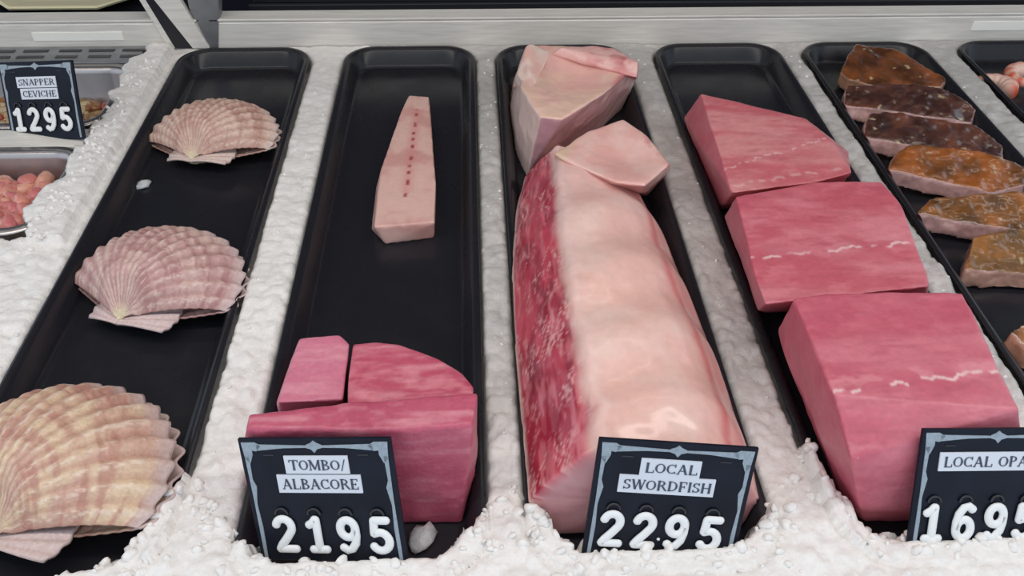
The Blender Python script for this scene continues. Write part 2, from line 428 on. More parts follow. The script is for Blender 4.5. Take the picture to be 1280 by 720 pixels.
def fit_tray(V):
    "flesh lies against the sloping walls of the tray it is in"
    cx = min(TRAY_X, key=lambda x: abs(x - V[:, 0].mean()))
    ins = np.interp(V[:, 2], [FLOOR, -0.0215, -0.0185, -0.002, 0.002, 0.008], [0.0218, 0.0178, 0.0153, 0.0093, 0.0068, 0.0]) + np.where(V[:, 2] > 0.008, -1.0, 0)
    h = TRAY_W / 2 - ins
    V[:, 0] = np.clip(V[:, 0], cx - h, cx + h); V[:, 1] = np.clip(V[:, 1], TRAY_Y0 + ins, TRAY_Y1 - ins)
    return V
def chunk(name, pts, mat, colf, label, cat, group=None, voxel=0.0019, it=5, amp=0.0012, freq=35, seed=1, floor=True, parent=None, dish=None):
    V, N, F = remeshed(np.array(pts), voxel, it)
    if dish:
        c_, r_, dep = dish; V[:, 2] -= dep * np.exp(-(np.hypot(V[:, 0] - c_[0], V[:, 1] - c_[1]) / r_) ** 2) * smooth(0.0, 0.035, V[:, 2])
    V = V + N * ((fbm(V, freq, seed) - 0.5) * 2 * amp)[:, None]
    if floor: V[:, 2] = np.maximum(V[:, 2], FLOOR + 0.0003)
    if floor: V = fit_tray(V)
    C = np.clip(colf(V, N), 0, 1)
    org = (V[:, 0].mean(), V[:, 1].mean(), V[:, 2].min())
    o = mesh_obj(name, V, F, mat, parent, col=C, origin=org)
    tag(o, label, cat, group)
    return o
def T(z, *px): return [at(a, b, z) for a, b in px]
def seg_dist(P, a, b):
    "distance in plan from a line through two points, and the position along it"
    a = np.asarray(a)[:2]; b = np.asarray(b)[:2]; d = (b - a) / np.linalg.norm(b - a)
    q = P[:, :2] - a; t = q @ d
    return q[:, 0] * -d[1] + q[:, 1] * d[0], t / np.linalg.norm(b - a)

# tombo / albacore -----------------------------------------------------------
def tuna_col(base, light, dark, seed, streak_axis=(25, 160, 160), topgain=0.5):
    def f(P, N):
        s = fbm(P * np.array(streak_axis), 1.0, seed); g = fbm(P, 30, seed + 3); s2 = fbm(P * np.array((90, 330, 330)), 1.0, seed + 6)
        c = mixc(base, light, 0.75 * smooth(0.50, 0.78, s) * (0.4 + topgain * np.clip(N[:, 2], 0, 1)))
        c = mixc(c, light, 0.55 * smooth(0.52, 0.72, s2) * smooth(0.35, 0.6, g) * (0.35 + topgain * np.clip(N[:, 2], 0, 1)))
        return mixc(c, dark, 0.55 * smooth(0.5, 0.8, g))
    return f
TB, TL, TD = lin(192, 86, 110), lin(224, 150, 160), lin(170, 60, 88)
chunk('tuna_block', T(0.074, (312, 517), (425, 503), (598, 489), (592, 531), (492, 538), (308, 536)) + T(0.02, (304, 588), (596, 575)) + T(FLOOR, (306, 636), (480, 655), (576, 655), (592, 612), (312, 600)),
      M_TUNA, tuna_col(TB, TL, TD, 11), 'large red tombo block behind its price sign', 'fish', 'tombo pieces', it=4, amp=0.0016, seed=11)
chunk('tuna_block', T(0.050, (374, 423), (425, 419), (437, 430), (430, 486), (428, 500), (347, 503), (361, 467)) + T(FLOOR, (345, 505), (376, 440), (425, 440), (430, 520), (352, 530)),
      M_TUNA, tuna_col(lin(212, 122, 144), lin(230, 166, 174), lin(198, 100, 126), 15, topgain=0.2), 'small lighter pink tombo piece, back left of its pile', 'fish', 'tombo pieces', it=4, seed=15, amp=0.001)
def tuna_back(P, N):
    c = tuna_col(lin(192, 80, 104), TL, TD, 19)(P, N)
    d, t = seg_dist(P, at(430, 470, 0.05), at(590, 468, 0.05))
    st = smooth(0.45, 0.7, fbm(P * np.array((60, 130, 130)), 1.0, 23))
    return mixc(c, lin(226, 142, 150), 0.7 * st * smooth(0.012, 0.0, d) )
chunk('tuna_block', T(0.052, (441, 430), (470, 427), (501, 431), (545, 448), (576, 466), (593, 484), (590, 500), (434, 505), (436, 470)) + T(FLOOR, (441, 450), (500, 448), (580, 485), (590, 520), (440, 525)),
      M_TUNA, tuna_back, 'rounded red tombo piece, back right of its pile', 'fish', 'tombo pieces', it=4, seed=19)

# pale fillet --------------------------------------------------------------------
def fillet_col(P, N):
    c = mixc(lin(228, 186, 174), lin(214, 160, 150), smooth(0.4, 0.7, fbm(P, 40, 41)))
    d, t = seg_dist(P, at(522, 140, -0.004), at(508, 245, -0.004))
    dots = smooth(0.55, 0.8, 0.5 + 0.5 * np.cos(2 * math.pi * t * 10 + 1.5 * np.sin(t * 17))) * smooth(0.0024, 0.0008, np.abs(d + 0.002 * (fbm(P, 120, 44) - 0.5))) * (t > 0) * (t < 1.05)
    return mixc(mixc(c, lin(214, 130, 126), 0.45 * smooth(0.010, 0.0, np.abs(d)) * (t > 0) * (t < 1)), lin(160, 44, 56), 0.9 * dots)
chunk('white_fish_fillet', T(0.000, (511, 119), (536, 121), (540, 165), (541, 200), (545, 232), (543, 278), (468, 284), (472, 240), (476, 212), (487, 180), (498, 148)) +
      T(FLOOR, (509, 128), (537, 128), (545, 240), (543, 298), (482, 306), (464, 287), (470, 235), (488, 185)),
      M_WHITE, fillet_col, 'narrow pale fillet with a dotted red line, alone in its tray', 'fish', voxel=0.0018, it=4, amp=0.0006, seed=41)

# swordfish -----------------------------------------------------------------------
FL, FL2, SKIN = lin(236, 188, 175), lin(240, 204, 192), lin(226, 178, 168)
BLOOD, BLOODL = lin(168, 40, 62), lin(216, 120, 128)
def sword_loin():
    # stations front to back: y, x left, x right, height
    fl = at(641, 652, FLOOR); fr = at(962, 640, FLOOR)
    st = [(fl[1] - 0.007, 0.028, 0.196, 0.076), (0.36, 0.028, 0.198, 0.082), (0.42, 0.027, 0.197, 0.084), (0.50, 0.026, 0.192, 0.082), (0.58, 0.028, 0.186, 0.078),
          (0.64, 0.034, 0.180, 0.074), (0.70, 0.042, 0.168, 0.068), (0.735, 0.052, 0.156, 0.060)]
    st = np.array(st)
    prof = np.array([(0.06, 0.0), (0.01, 0.08), (0.0, 0.25), (0.02, 0.38), (0.09, 0.56), (0.16, 0.72), (0.23, 0.86), (0.30, 0.945), (0.37, 0.98), (0.47, 1.0), (0.60, 0.965), (0.74, 0.87),
                     (0.86, 0.70), (0.95, 0.48), (1.0, 0.24), (0.985, 0.06), (0.93, 0.0)])
    seg = np.r_[0, np.cumsum(np.linalg.norm(np.diff(prof, axis=0), axis=1))]; seg /= seg[-1]
    NU, NV = 130, 210
    UA = seg[3] - 0.01; UB = seg[7] + 0.005                       # the bloodline face
    u = np.linspace(0, 1, NU); pu = np.c_[np.interp(u, seg, prof[:, 0]), np.interp(u, seg, prof[:, 1])]
    for _ in range(6): pu[1:-1] = 0.25 * pu[:-2] + 0.5 * pu[1:-1] + 0.25 * pu[2:]
    v = np.linspace(0, 1, NV); yy = st[0, 0] + v * (st[-1, 0] - st[0, 0])
    sm = lambda c: np.convolve(np.pad(np.interp(yy, st[:, 0], st[:, c]), 12, mode='edge'), np.ones(25) / 25, 'valid')
    xl, xr, hh = sm(1), sm(2), sm(3)
    V = np.empty((NV, NU, 3))
    V[:, :, 0] = xl[:, None] + (xr - xl)[:, None] * pu[None, :, 0]
    V[:, :, 1] = yy[:, None] + 0.020 * (pu[None, :, 1] - 0.2) * (1 - smooth(0, 0.25, v))[:, None]
    V[:, :, 2] = FLOOR + hh[:, None] * pu[None, :, 1]
    U2, V2 = np.meshgrid(u, v)
    P = V.reshape(-1, 3).copy(); uu = U2.ravel(); vv = V2.ravel()
    inside = smooth(0.02, 0.10, uu) * smooth(0.98, 0.9, uu)
    wav = 0.0028 * np.sin(vv * 31 + 2.2 * np.sin(uu * 7)) * smooth(0.32, 0.5, uu) * smooth(0.95, 0.75, uu)     # soft swells across the flesh
    rough = (fbm(P * np.array((170, 40, 170)), 1.0, 51) - 0.5) * 0.0045 * smooth(UA, UA + 0.03, uu) * smooth(UB, UB - 0.03, uu)
    P[:, 2] += (wav + rough + (fbm(P, 30, 52) - 0.5) * 0.004) * inside
    ridge_u = UB + 0.03 * (fbm(np.c_[vv * 12, vv * 0, vv * 0], 1.0, 54) - 0.5)
    P[:, 2] += 0.0035 * np.exp(-((uu - ridge_u) / 0.02) ** 2)
    # colour
    c = mixc(FL, FL2, smooth(0.4, 0.7, fbm(P, 22, 55)))
    c = mixc(c, lin(232, 190, 186), 0.5 * smooth(0.5, 0.9, vv))
    edge_r = 0.70 + 0.05 * (fbm(np.c_[vv * 8, vv * 0, vv * 0], 1.0, 57) - 0.5)
    c = mixc(c, lin(206, 104, 108), 0.75 * np.exp(-((uu - edge_r) / 0.022) ** 2) * smooth(0.30, 0.6, fbm(P, 45, 58) + 0.15))
    c = mixc(c, lin(222, 150, 148), 0.7 * smooth(edge_r + 0.02, edge_r + 0.05, uu))
    stre = fbm(P * np.array((260, 34, 260)), 1.0, 59); pat = fbm(P, 26, 60)
    bm_ = smooth(UA, UA + 0.03, uu + 0.012 * (pat - 0.5)) * smooth(ridge_u - 0.005, ridge_u - 0.04, uu + 0.04 * (pat - 0.5))
    bc_ = mixc(BLOOD, lin(196, 70, 88), smooth(0.4, 0.65, pat))
    bc_ = mixc(bc_, lin(128, 24, 42), 0.6 * smooth(0.52, 0.7, fbm(P * np.array((90, 26, 90)), 1.0, 64)))
    sl = P[:, [1, 1, 1]] * np.array((34, 0, 34))
    bc_ = mixc(bc_, BLOODL, 0.70 * smooth(0.52, 0.68, stre))
    v1 = np.abs(fbm(P * np.array((150, 16, 150)) + sl, 1.0, 65) - 0.5); v2 = np.abs(fbm(P * np.array((110, 13, 110)) - sl, 1.0, 66) - 0.5)
    bc_ = mixc(bc_, lin(232, 176, 172), 0.75 * np.maximum(smooth(0.028, 0.006, v1), smooth(0.022, 0.004, v2)) * smooth(0.35, 0.6, fbm(P, 40, 67)))
    c = mixc(c, bc_, bm_)
    c = mixc(c, lin(238, 200, 192), 0.85 * np.exp(-((uu - ridge_u - 0.004 + 0.02 * (fbm(P, 90, 68) - 0.5)) / (0.011 + 0.016 * smooth(0.45, 0.8, vv))) ** 2) * smooth(0.3, 0.6, fbm(P, 50, 62) + 0.15))
    c = mixc(c, lin(230, 186, 178), (1 - smooth(UA - 0.015, UA + 0.005, uu)) * 0.9)
    F = []
    for j in range(NV - 1):
        for i in range(NU - 1): F.append((j * NU + i, j * NU + i + 1, (j + 1) * NU + i + 1, (j + 1) * NU + i))
        F.append((j * NU + NU - 1, j * NU, (j + 1) * NU, (j + 1) * NU + NU - 1))
    # end caps as shrinking rings
    P = list(P); c = list(c)
    for end in (0, 1):
        row = [(NV - 1) * NU * end + i for i in range(NU)]; ring = row
        ctr = np.mean([P[i] for i in row], axis=0)
        for s in (0.96, 0.88, 0.7, 0.45, 0.2):
            new = []
            for k, i in enumerate(row):
                q = ctr + (P[i] - ctr) * s; q[1] += (-1 if end == 0 else 1) * 0.010 * (1 - s ** 4); new.append(len(P)); P.append(q)
                col = lin(196, 150, 150) * 0.55 + lin(170, 92, 108) * 0.45 * 1.0
                wv = 0.5 + 0.5 * math.sin(k * 0.35 + s * 9)
                c.append(col * (1 - 0.25 * wv) + lin(214, 170, 165) * 0.25 * wv if s < 0.95 else 0.5 * np.array(c[i]) + 0.5 * col)
            for k in range(NU):
                q = (ring[k], ring[(k + 1) % NU], new[(k + 1) % NU], new[k])
                F.append(q[::-1] if end == 0 else q)
            ring = new
        F.append(tuple(ring) if end else tuple(ring[::-1]))
    P = np.array(P); P[:, 2] = np.maximum(P[:, 2], FLOOR + 0.0003); P = fit_tray(P)
    o = mesh_obj('swordfish_loin', P, F, M_SWORD, col=np.clip(np.array(c), 0, 1), origin=(0.11, 0.5, FLOOR))
    bm = bmesh.new(); bm.from_mesh(o.data); bmesh.ops.recalc_face_normals(bm, faces=bm.faces); bm.to_mesh(o.data); bm.free()
    tag(o, 'long swordfish loin with dark red bloodline behind its price sign', 'fish', 'swordfish pieces')
sword_loin()
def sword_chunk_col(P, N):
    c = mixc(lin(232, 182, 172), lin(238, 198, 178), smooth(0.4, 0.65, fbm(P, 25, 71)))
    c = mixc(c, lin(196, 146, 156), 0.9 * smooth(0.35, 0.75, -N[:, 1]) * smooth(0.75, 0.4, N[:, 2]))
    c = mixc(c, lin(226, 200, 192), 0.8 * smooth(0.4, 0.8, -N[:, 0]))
    d, t = seg_dist(P, at(746, 150, 0.05), at(796, 80, 0.05))
    return mixc(c, lin(176, 56, 72), 0.85 * smooth(0.014, 0.002, np.abs(d + 0.004)) * smooth(0.40, 0.6, fbm(P, 60, 72)) * (t > -0.2))
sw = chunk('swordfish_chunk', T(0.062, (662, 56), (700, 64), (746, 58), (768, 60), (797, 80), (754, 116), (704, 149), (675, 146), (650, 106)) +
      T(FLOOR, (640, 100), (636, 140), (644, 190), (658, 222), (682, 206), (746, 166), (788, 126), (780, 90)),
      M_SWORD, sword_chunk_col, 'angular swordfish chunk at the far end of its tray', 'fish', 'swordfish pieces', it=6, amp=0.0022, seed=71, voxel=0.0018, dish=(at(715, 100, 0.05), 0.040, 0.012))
def flap_col(P, N):
    c = mixc(lin(236, 186, 178), lin(222, 150, 146), smooth(0.4, 0.65, fbm(P, 45, 73)))
    return mixc(c, lin(176, 64, 76), 0.8 * smooth(0.5, 0.66, fbm(P, 50, 74)) * smooth(at(740, 80, 0.06)[0], at(790, 80, 0.06)[0], P[:, 0]))
fp = chunk('belly_flap', T(0.069, (700, 60), (746, 57), (768, 60), (798, 78)) + T(0.060, (690, 68), (740, 78), (775, 92), (797, 98), (798, 80)) + T(0.03, (700, 62), (768, 66), (796, 100), (745, 95)),
      M_SWORD, flap_col, None, None, voxel=0.0016, it=6, amp=0.0016, freq=50, seed=73)
fp.parent = sw; fp.location = fp.location - sw.location
fp2 = chunk('skin_edge', T(0.074, (657, 58), (664, 54)) + T(0.058, (668, 60), (690, 66), (655, 100), (664, 118), (646, 92)) + T(0.02, (648, 84), (640, 110), (660, 70)),
      M_SWORD, lambda P, N: mixc(lin(240, 214, 200), lin(232, 186, 174), smooth(0.4, 0.65, fbm(P, 40, 77))), None, None, voxel=0.0016, it=6, amp=0.0012, freq=50, seed=78)
fp2.parent = sw; fp2.location = fp2.location - sw.location
def sword_steak_col(P, N):
    c = mixc(lin(234, 178, 168), lin(238, 194, 184), smooth(0.4, 0.65, fbm(P, 30, 75)))
    d, t = seg_dist(P, at(779, 147, 0.05), at(838, 205, 0.05))
    c = mixc(c, lin(200, 90, 98), 0.8 * smooth(0.005, 0.001, np.abs(d)) * smooth(0.35, 0.55, fbm(P, 60, 76)))
    return mixc(c, lin(226, 206, 166), 0.7 * smooth(0.035, 0.02, np.abs(P[:, 0] - at(685, 195, 0.03)[0]) + 0.4 * np.abs(P[:, 1] - at(685, 195, 0.03)[1])))
chunk('swordfish_steak', T(0.052, (735, 164), (779, 149), (808, 168), (838, 204), (806, 232), (770, 228), (715, 205), (692, 192)) +
      T(FLOOR, (838, 217), (808, 246), (722, 232), (686, 214), (740, 190), (790, 172)),
      M_SWORD, sword_steak_col, 'smaller swordfish piece wedged between chunk and long loin', 'fish', 'swordfish pieces', it=6, amp=0.0018, seed=75, voxel=0.0018, dish=(at(785, 195, 0.05), 0.030, 0.007))

# opah ------------------------------------------------------------------------------
def opah_col(base, light, lines, seed, side=lin(186, 84, 104)):
    def f(P, N):
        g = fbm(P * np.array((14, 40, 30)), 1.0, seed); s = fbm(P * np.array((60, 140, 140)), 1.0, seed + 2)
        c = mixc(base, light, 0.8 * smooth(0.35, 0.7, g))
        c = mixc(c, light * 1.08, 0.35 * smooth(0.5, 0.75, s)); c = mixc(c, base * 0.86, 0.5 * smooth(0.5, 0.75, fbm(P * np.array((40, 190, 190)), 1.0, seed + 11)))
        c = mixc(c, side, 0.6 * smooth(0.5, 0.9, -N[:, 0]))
        for (a, b, wd, st) in lines:
            d, t = seg_dist(P, a, b)
            wob = 0.009 * (fbm(np.c_[t * 16, t * 0, t * 0], 1.0, seed + 5) - 0.5)
            dash = smooth(0.30, 0.62, vnoise(np.c_[t * 22, t * 0, t * 0], 1.0, seed + 6) + 0.06)
            c = mixc(c, lin(240, 206, 204), st * smooth(wd * 1.25, 0.0, np.abs(d + wob)) * dash * (N[:, 2] > 0.5))
            c = mixc(c, lin(226, 150, 156), 0.5 * st * smooth(0.012, 0.0, np.abs(d - 0.008)) * smooth(0.45, 0.6, s) * (N[:, 2] > 0.5))
        return c
    return f
OB, OL = lin(198, 94, 108), lin(218, 134, 142)
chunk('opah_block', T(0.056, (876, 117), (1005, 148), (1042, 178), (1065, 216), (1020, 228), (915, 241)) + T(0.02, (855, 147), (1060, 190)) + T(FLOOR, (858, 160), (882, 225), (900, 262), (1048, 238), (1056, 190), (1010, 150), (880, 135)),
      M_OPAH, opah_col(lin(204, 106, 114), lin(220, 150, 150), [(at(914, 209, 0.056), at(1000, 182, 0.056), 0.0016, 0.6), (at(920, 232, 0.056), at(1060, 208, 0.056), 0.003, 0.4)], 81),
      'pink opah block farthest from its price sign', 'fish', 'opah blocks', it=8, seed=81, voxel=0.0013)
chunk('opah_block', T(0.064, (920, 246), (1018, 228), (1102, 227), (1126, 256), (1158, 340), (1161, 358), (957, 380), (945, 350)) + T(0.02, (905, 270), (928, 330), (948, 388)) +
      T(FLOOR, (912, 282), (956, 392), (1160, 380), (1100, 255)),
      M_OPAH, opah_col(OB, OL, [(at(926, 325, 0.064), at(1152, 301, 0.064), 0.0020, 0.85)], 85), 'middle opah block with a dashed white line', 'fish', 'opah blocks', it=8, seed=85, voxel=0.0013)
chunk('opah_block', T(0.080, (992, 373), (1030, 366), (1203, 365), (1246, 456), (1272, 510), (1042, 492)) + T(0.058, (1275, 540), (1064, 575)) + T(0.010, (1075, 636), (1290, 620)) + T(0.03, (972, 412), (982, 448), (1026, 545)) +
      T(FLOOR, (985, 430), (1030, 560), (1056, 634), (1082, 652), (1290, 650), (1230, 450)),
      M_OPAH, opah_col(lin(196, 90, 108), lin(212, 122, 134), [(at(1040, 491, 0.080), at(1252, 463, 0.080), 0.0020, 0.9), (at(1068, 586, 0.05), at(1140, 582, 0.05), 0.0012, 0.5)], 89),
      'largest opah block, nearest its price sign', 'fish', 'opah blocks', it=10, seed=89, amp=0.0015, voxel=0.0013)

# marinated fish --------------------------------------------------------------------
def glaze_col(hue, seed):
    top, sidec = hue
    def f(P, N):
        t = fbm(P, 45, seed); c = mixc(top, top * np.array([1.65, 1.45, 1.1]), smooth(0.46, 0.72, t)); c = mixc(c, top * 0.5, smooth(0.5, 0.28, t))
        s = smooth(0.85, 0.60, N[:, 2] + 0.25 * (fbm(P, 60, seed + 4) - 0.5))
        c = mixc(c, mixc(sidec, sidec * 0.75, smooth(0.4, 0.7, fbm(P, 70, seed + 7))), s)
        return mixc(c, lin(214, 190, 150), 0.7 * smooth(0.73, 0.79, fbm(P, 110, seed + 9)) * (N[:, 2] > 0.5))
    return f
BR, PUR = lin(118, 70, 40), lin(94, 58, 48)
SD = lin(204, 160, 154)
G = 'brown glazed fish pieces'
MAR = [
 ([(1075, 57), (1121, 64), (1142, 85), (1178, 97), (1168, 106), (1093, 104), (1066, 97), (1056, 88), (1063, 73)], [(1062, 100), (1092, 112), (1165, 112), (1070, 72), (1140, 90)], 0.022, (BR, lin(176, 132, 104)), 'brown glazed piece farthest back in its tray'),
 ([(1068, 107), (1142, 106), (1182, 113), (1213, 135), (1208, 150), (1142, 140), (1064, 130)], [(1060, 140), (1090, 151), (1190, 158), (1210, 150), (1080, 118)], 0.020, (PUR, SD), 'purple-brown glazed piece, second from the back'),
 ([(1095, 144), (1112, 141), (1215, 156), (1246, 180), (1244, 197), (1179, 178), (1088, 170)], [(1090, 182), (1121, 196), (1225, 206), (1235, 198), (1110, 155)], 0.020, (PUR * 0.95, SD), 'purple-brown glazed piece, third from the back'),
 ([(1130, 190), (1151, 182), (1222, 190), (1276, 208), (1272, 228), (1234, 237), (1167, 214), (1119, 211)], [(1120, 222), (1142, 239), (1191, 249), (1250, 245), (1255, 225), (1140, 200)], 0.020, (lin(134, 80, 40), SD), 'orange-brown glazed piece, fourth from the back'),
 ([(1171, 247), (1201, 245), (1290, 240), (1322, 262), (1312, 290), (1223, 279), (1156, 266)], [(1160, 272), (1170, 284), (1212, 306), (1290, 310), (1300, 280), (1185, 258)], 0.022, (lin(132, 84, 38), SD), 'golden-brown glazed piece, fifth from the back'),
 ([(1223, 297), (1279, 286), (1340, 292), (1352, 335), (1290, 340), (1236, 331), (1213, 335)], [(1214, 341), (1237, 363), (1279, 378), (1312, 378), (1316, 330), (1235, 308)], 0.022, (lin(128, 88, 46), lin(196, 150, 132)), 'glazed piece with yellow herb fleck, sixth from the back'),
 ([(1270, 414), (1300, 398), (1375, 402), (1395, 432), (1345, 450), (1290, 440)], [(1268, 425), (1285, 440), (1330, 450), (1335, 420), (1290, 410)], 0.012, (lin(150, 96, 60), lin(206, 150, 124)), 'glazed piece cut off at the right edge, nearest'),
]
for k, (top, bot, z, hue, lab) in enumerate(MAR):
    ct = np.mean(top, axis=0); top = [tuple(ct + (np.array(q) - ct) * 1.12) for q in top]
    ys = [q[1] for q in top]; y0, y1 = min(ys), max(ys)
    tp = [at(q[0], q[1], FLOOR + 0.019 + 0.016 * (y1 - q[1]) / (y1 - y0)) for q in top]; cw = np.mean(tp, axis=0)
    bt = [np.array([cw[0] + (p[0] - cw[0]) * 1.04, cw[1] + (p[1] - cw[1]) * 1.04 - 0.003, max(p[2] - 0.0175, FLOOR)]) for p in tp]
    chunk('glazed_fish', tp + bt, M_GLAZE, glaze_col(hue, 100 + 13 * k), lab, 'fish', G, voxel=0.0016, it=7, amp=0.0030, freq=55, seed=100 + k)

# cooked shrimp in the last tray
def shrimp(p0, ang, size, label, bend=1.0):
    t = empty('cooked_shrimp', (p0[0], p0[1], FLOOR)); tag(t, label, 'shrimp', 'shrimp in the right tray'); t.rotation_euler.z = ang
    NS, NR = 40, 18; V = []; C = []; F = []
    for i in range(NS):
        s = i / (NS - 1); a = math.pi * 1.15 * s * bend; R = size * 0.42
        c = np.array([R * math.sin(a), R * (1 - math.cos(a)), 0]); tan = np.array([math.cos(a), math.sin(a), 0]); nor = np.array([-tan[1], tan[0], 0])
        rad = size * (0.21 * (1 - s) ** 0.6 + 0.05) * (0.75 + 0.25 * min(1, s * 8)) * (1 + 0.05 * math.cos(s * 40))
        for k in range(NR):
            b = 2 * math.pi * k / NR
            V.append(c + nor * rad * math.cos(b) + np.array([0, 0, 1.1 * rad * math.sin(b) + size * 0.24]))
            band = 0.5 + 0.5 * math.cos(s * 40); bk = 0.5 - 0.5 * math.cos(b)
            mk = (0.25 + 0.75 * band) * smooth(-0.2, 0.9, np.array(-math.cos(b) + 0.3 * math.sin(b))); C.append(lin(236, 196, 178) * (1 - mk) + lin(212, 84, 48) * mk)
    for i in range(NS - 1):
        for k in range(NR): F.append((i * NR + k, i * NR + (k + 1) % NR, (i + 1) * NR + (k + 1) % NR, (i + 1) * NR + k))
    F.append(tuple(range(NR))[::-1]); F.append(tuple(range((NS - 1) * NR, NS * NR)))
    b = mesh_obj('body', V, F, M_WHITE, t, col=np.array(C))
    a = math.pi * 1.15 * bend; R = size * 0.42; e = np.array([R * math.sin(a), R * (1 - math.cos(a)), size * 0.24]); tan = np.array([math.cos(a), math.sin(a), 0]); nor = np.array([-tan[1], tan[0], 0])
    mb = MB()
    for sg in (-1, 0, 1):
        d = tan + nor * sg * 0.45; sd_ = np.array([-d[1], d[0], 0]) * 0.3
        mb.prism([e, e + (d * 0.5 + sd_) * size * 0.45, e + d * size * 0.5, e + (d * 0.5 - sd_) * size * 0.45], (0, 0, size * 0.03))
    mb.build('tail', M_TAIL, t)
M_TAIL = material('shrimp_tail_red', lin(200, 104, 74), rough=0.3)
sp = [((1262, 114), 0.9, 0.046, 'pale cooked shrimp nearest the ice strip, right edge'), ((1284, 88), 2.6, 0.044, 'cooked shrimp farther back, cut by the right edge')]
for (px, a, s, lab) in sp: shrimp(at(px[0], px[1], -0.01), a, s, lab)

# ------------------------------------------------------------------ scallop shells
def scallop(loc, axis_deg, D, Hd, label, cols, seed, tilt=(0, 0), wide=1.0):
    t = empty('scallop_shell', (loc[0], loc[1], FLOOR), (math.radians(tilt[0]), math.radians(tilt[1]), math.radians(axis_deg)))
    tag(t, label, 'scallop', 'scallop shells in the left tray')
    ribs = 15; TM = math.radians(66)
    def valve(name, up, z0, Hv, scale):
        NR, NT = 70, 240; V = []; C = []
        s = np.linspace(0.0, 1, NR)[:, None]; th = np.linspace(-TM, TM, NT)[None, :]
        rib = np.cos(th / TM * math.pi * ribs)
        r = D * scale * s * np.cos(th * 0.93) ** 0.42 * (1 + 0.020 * rib * s ** 2)
        x = wide * r * np.sin(th); y = r * np.cos(th)
        side = 1 - np.abs(th / TM) ** 2.6
        dome = np.clip(1 - np.abs((s - 0.46) / 0.57) ** 2.2, 0, 1) ** 0.75
        side = side * smooth(0.0, 0.22, s) + 1 - smooth(0.0, 0.22, s); dome = dome * (0.30 + 0.70 * smooth(0.0, 0.30, s))
        z = Hv * dome * (0.25 + 0.75 * side) + 0.0014 * s * rib * (0.5 + 0.5 * side) + 0.0004 * np.sin(s * 70 + seed)
        z = z0 + up * z * np.ones_like(th)
        P = np.stack([x + 0 * s, y + 0 * s, z], -1).reshape(-1, 3)
        SS = (s + 0 * th).ravel(); RB = (rib + 0 * s).ravel(); TT = (th / TM + 0 * s).ravel()
        nz = fbm(np.c_[TT * 5, SS * 6, 0 * SS + seed], 1.0, seed); nb = fbm(np.c_[TT * 2, SS * 26, 0 * SS], 1.0, seed + 3); nf = fbm(np.c_[TT * 45, SS * 30, 0 * SS], 1.0, seed + 8)
        c = mixc(cols[0], cols[1], smooth(0.35, 0.65, nz))
        c = mixc(c, cols[2], 0.65 * smooth(0.50, 0.68, nb) * smooth(0.1, 0.3, SS))
        c = mixc(c, cols[3], 0.55 * smooth(0.1, 0.9, RB) * smooth(0.45, 0.65, nf))
        c = mixc(c, cols[2] * 0.9, 0.35 * smooth(-0.3, -0.9, RB))
        c = mixc(c, cols[4], 0.8 * smooth(0.90, 0.99, SS))
        c = mixc(c, lin(226, 214, 176), 0.8 * smooth(0.13, 0.03, SS))
        F = [(i * NT + k, i * NT + k + 1, (i + 1) * NT + k + 1, (i + 1) * NT + k) for i in range(NR - 1) for k in range(NT - 1)]
        o = mesh_obj(name, P, F, M_SHELL, t, col=np.clip(c, 0, 1))
        sm_ = o.modifiers.new('thick', 'SOLIDIFY'); sm_.thickness = 0.0016; sm_.offset = -1 if up > 0 else 1
        return o
    valve('upper_valve', 1, 0.0105, Hd, 1.0)
    valve('lower_valve', -1, 0.0098, 0.0092, 1.015)
    # hinge ears
    for sg in (-1, 1):
        NA, NB = 26, 18; V = []; C = []
        wd = (0.40 if sg > 0 else 0.30) * D
        for i in range(NA):
            for j in range(NB):
                a = i / (NA - 1); b = j / (NB - 1)
                hi = 0.26 * D * (0.35 + 0.65 * a) * (1 - 0.10 * math.cos(a * 3)); y = -0.035 * D * (1 - 0.8 * a ** 3) + b * hi
                xx = sg * a * wd * (1 - 0.30 * abs(b - 0.45) ** 1.5)
                V.append((xx, y, 0.0102 + 0.004 * (1 - a) + 0.0011 * math.sin(b * 22) * a + 0.003 * math.sin(a * 3)))
                C.append(cols[0] * 0.2 + cols[4] * 0.8 + 0.03 * math.sin(b * 22))
        F = [(i * NB + j, (i + 1) * NB + j, (i + 1) * NB + j + 1, i * NB + j + 1) for i in range(NA - 1) for j in range(NB - 1)]
        o = mesh_obj('hinge_ear', V, F, M_SHELL, t, col=np.clip(np.array(C), 0, 1))
        s_ = o.modifiers.new('thick', 'SOLIDIFY'); s_.thickness = 0.0028; s_.offset = 0
    bpy.context.view_layer.update()
    lo_z = min(min((c.matrix_world @ v.co).z for v in c.data.vertices) for c in t.children)
    t.location.z += FLOOR + 0.002 - lo_z
    return t
scallop(at(242, 204, -0.01), -15, 0.109, 0.036, 'pinkish scallop shell farthest back in its tray', [lin(204, 164, 148), lin(216, 182, 164), lin(176, 128, 116), lin(234, 210, 194), lin(222, 200, 190)], 5, tilt=(2, -5), wide=1.06)
scallop(at(153, 406, -0.01), -21, 0.120, 0.040, 'mauve scallop shell in the middle of its tray', [lin(200, 158, 152), lin(214, 180, 168), lin(168, 116, 114), lin(232, 208, 200), lin(220, 198, 194)], 23, tilt=(2, -5), wide=1.06)
scallop(at(-3, 684, -0.01), -24, 0.133, 0.044, 'largest scallop shell, tan and cream, nearest the viewer', [lin(206, 164, 144), lin(220, 190, 158), lin(180, 122, 108), lin(240, 220, 200), lin(210, 188, 184)], 37, tilt=(2, -8), wide=1.08)

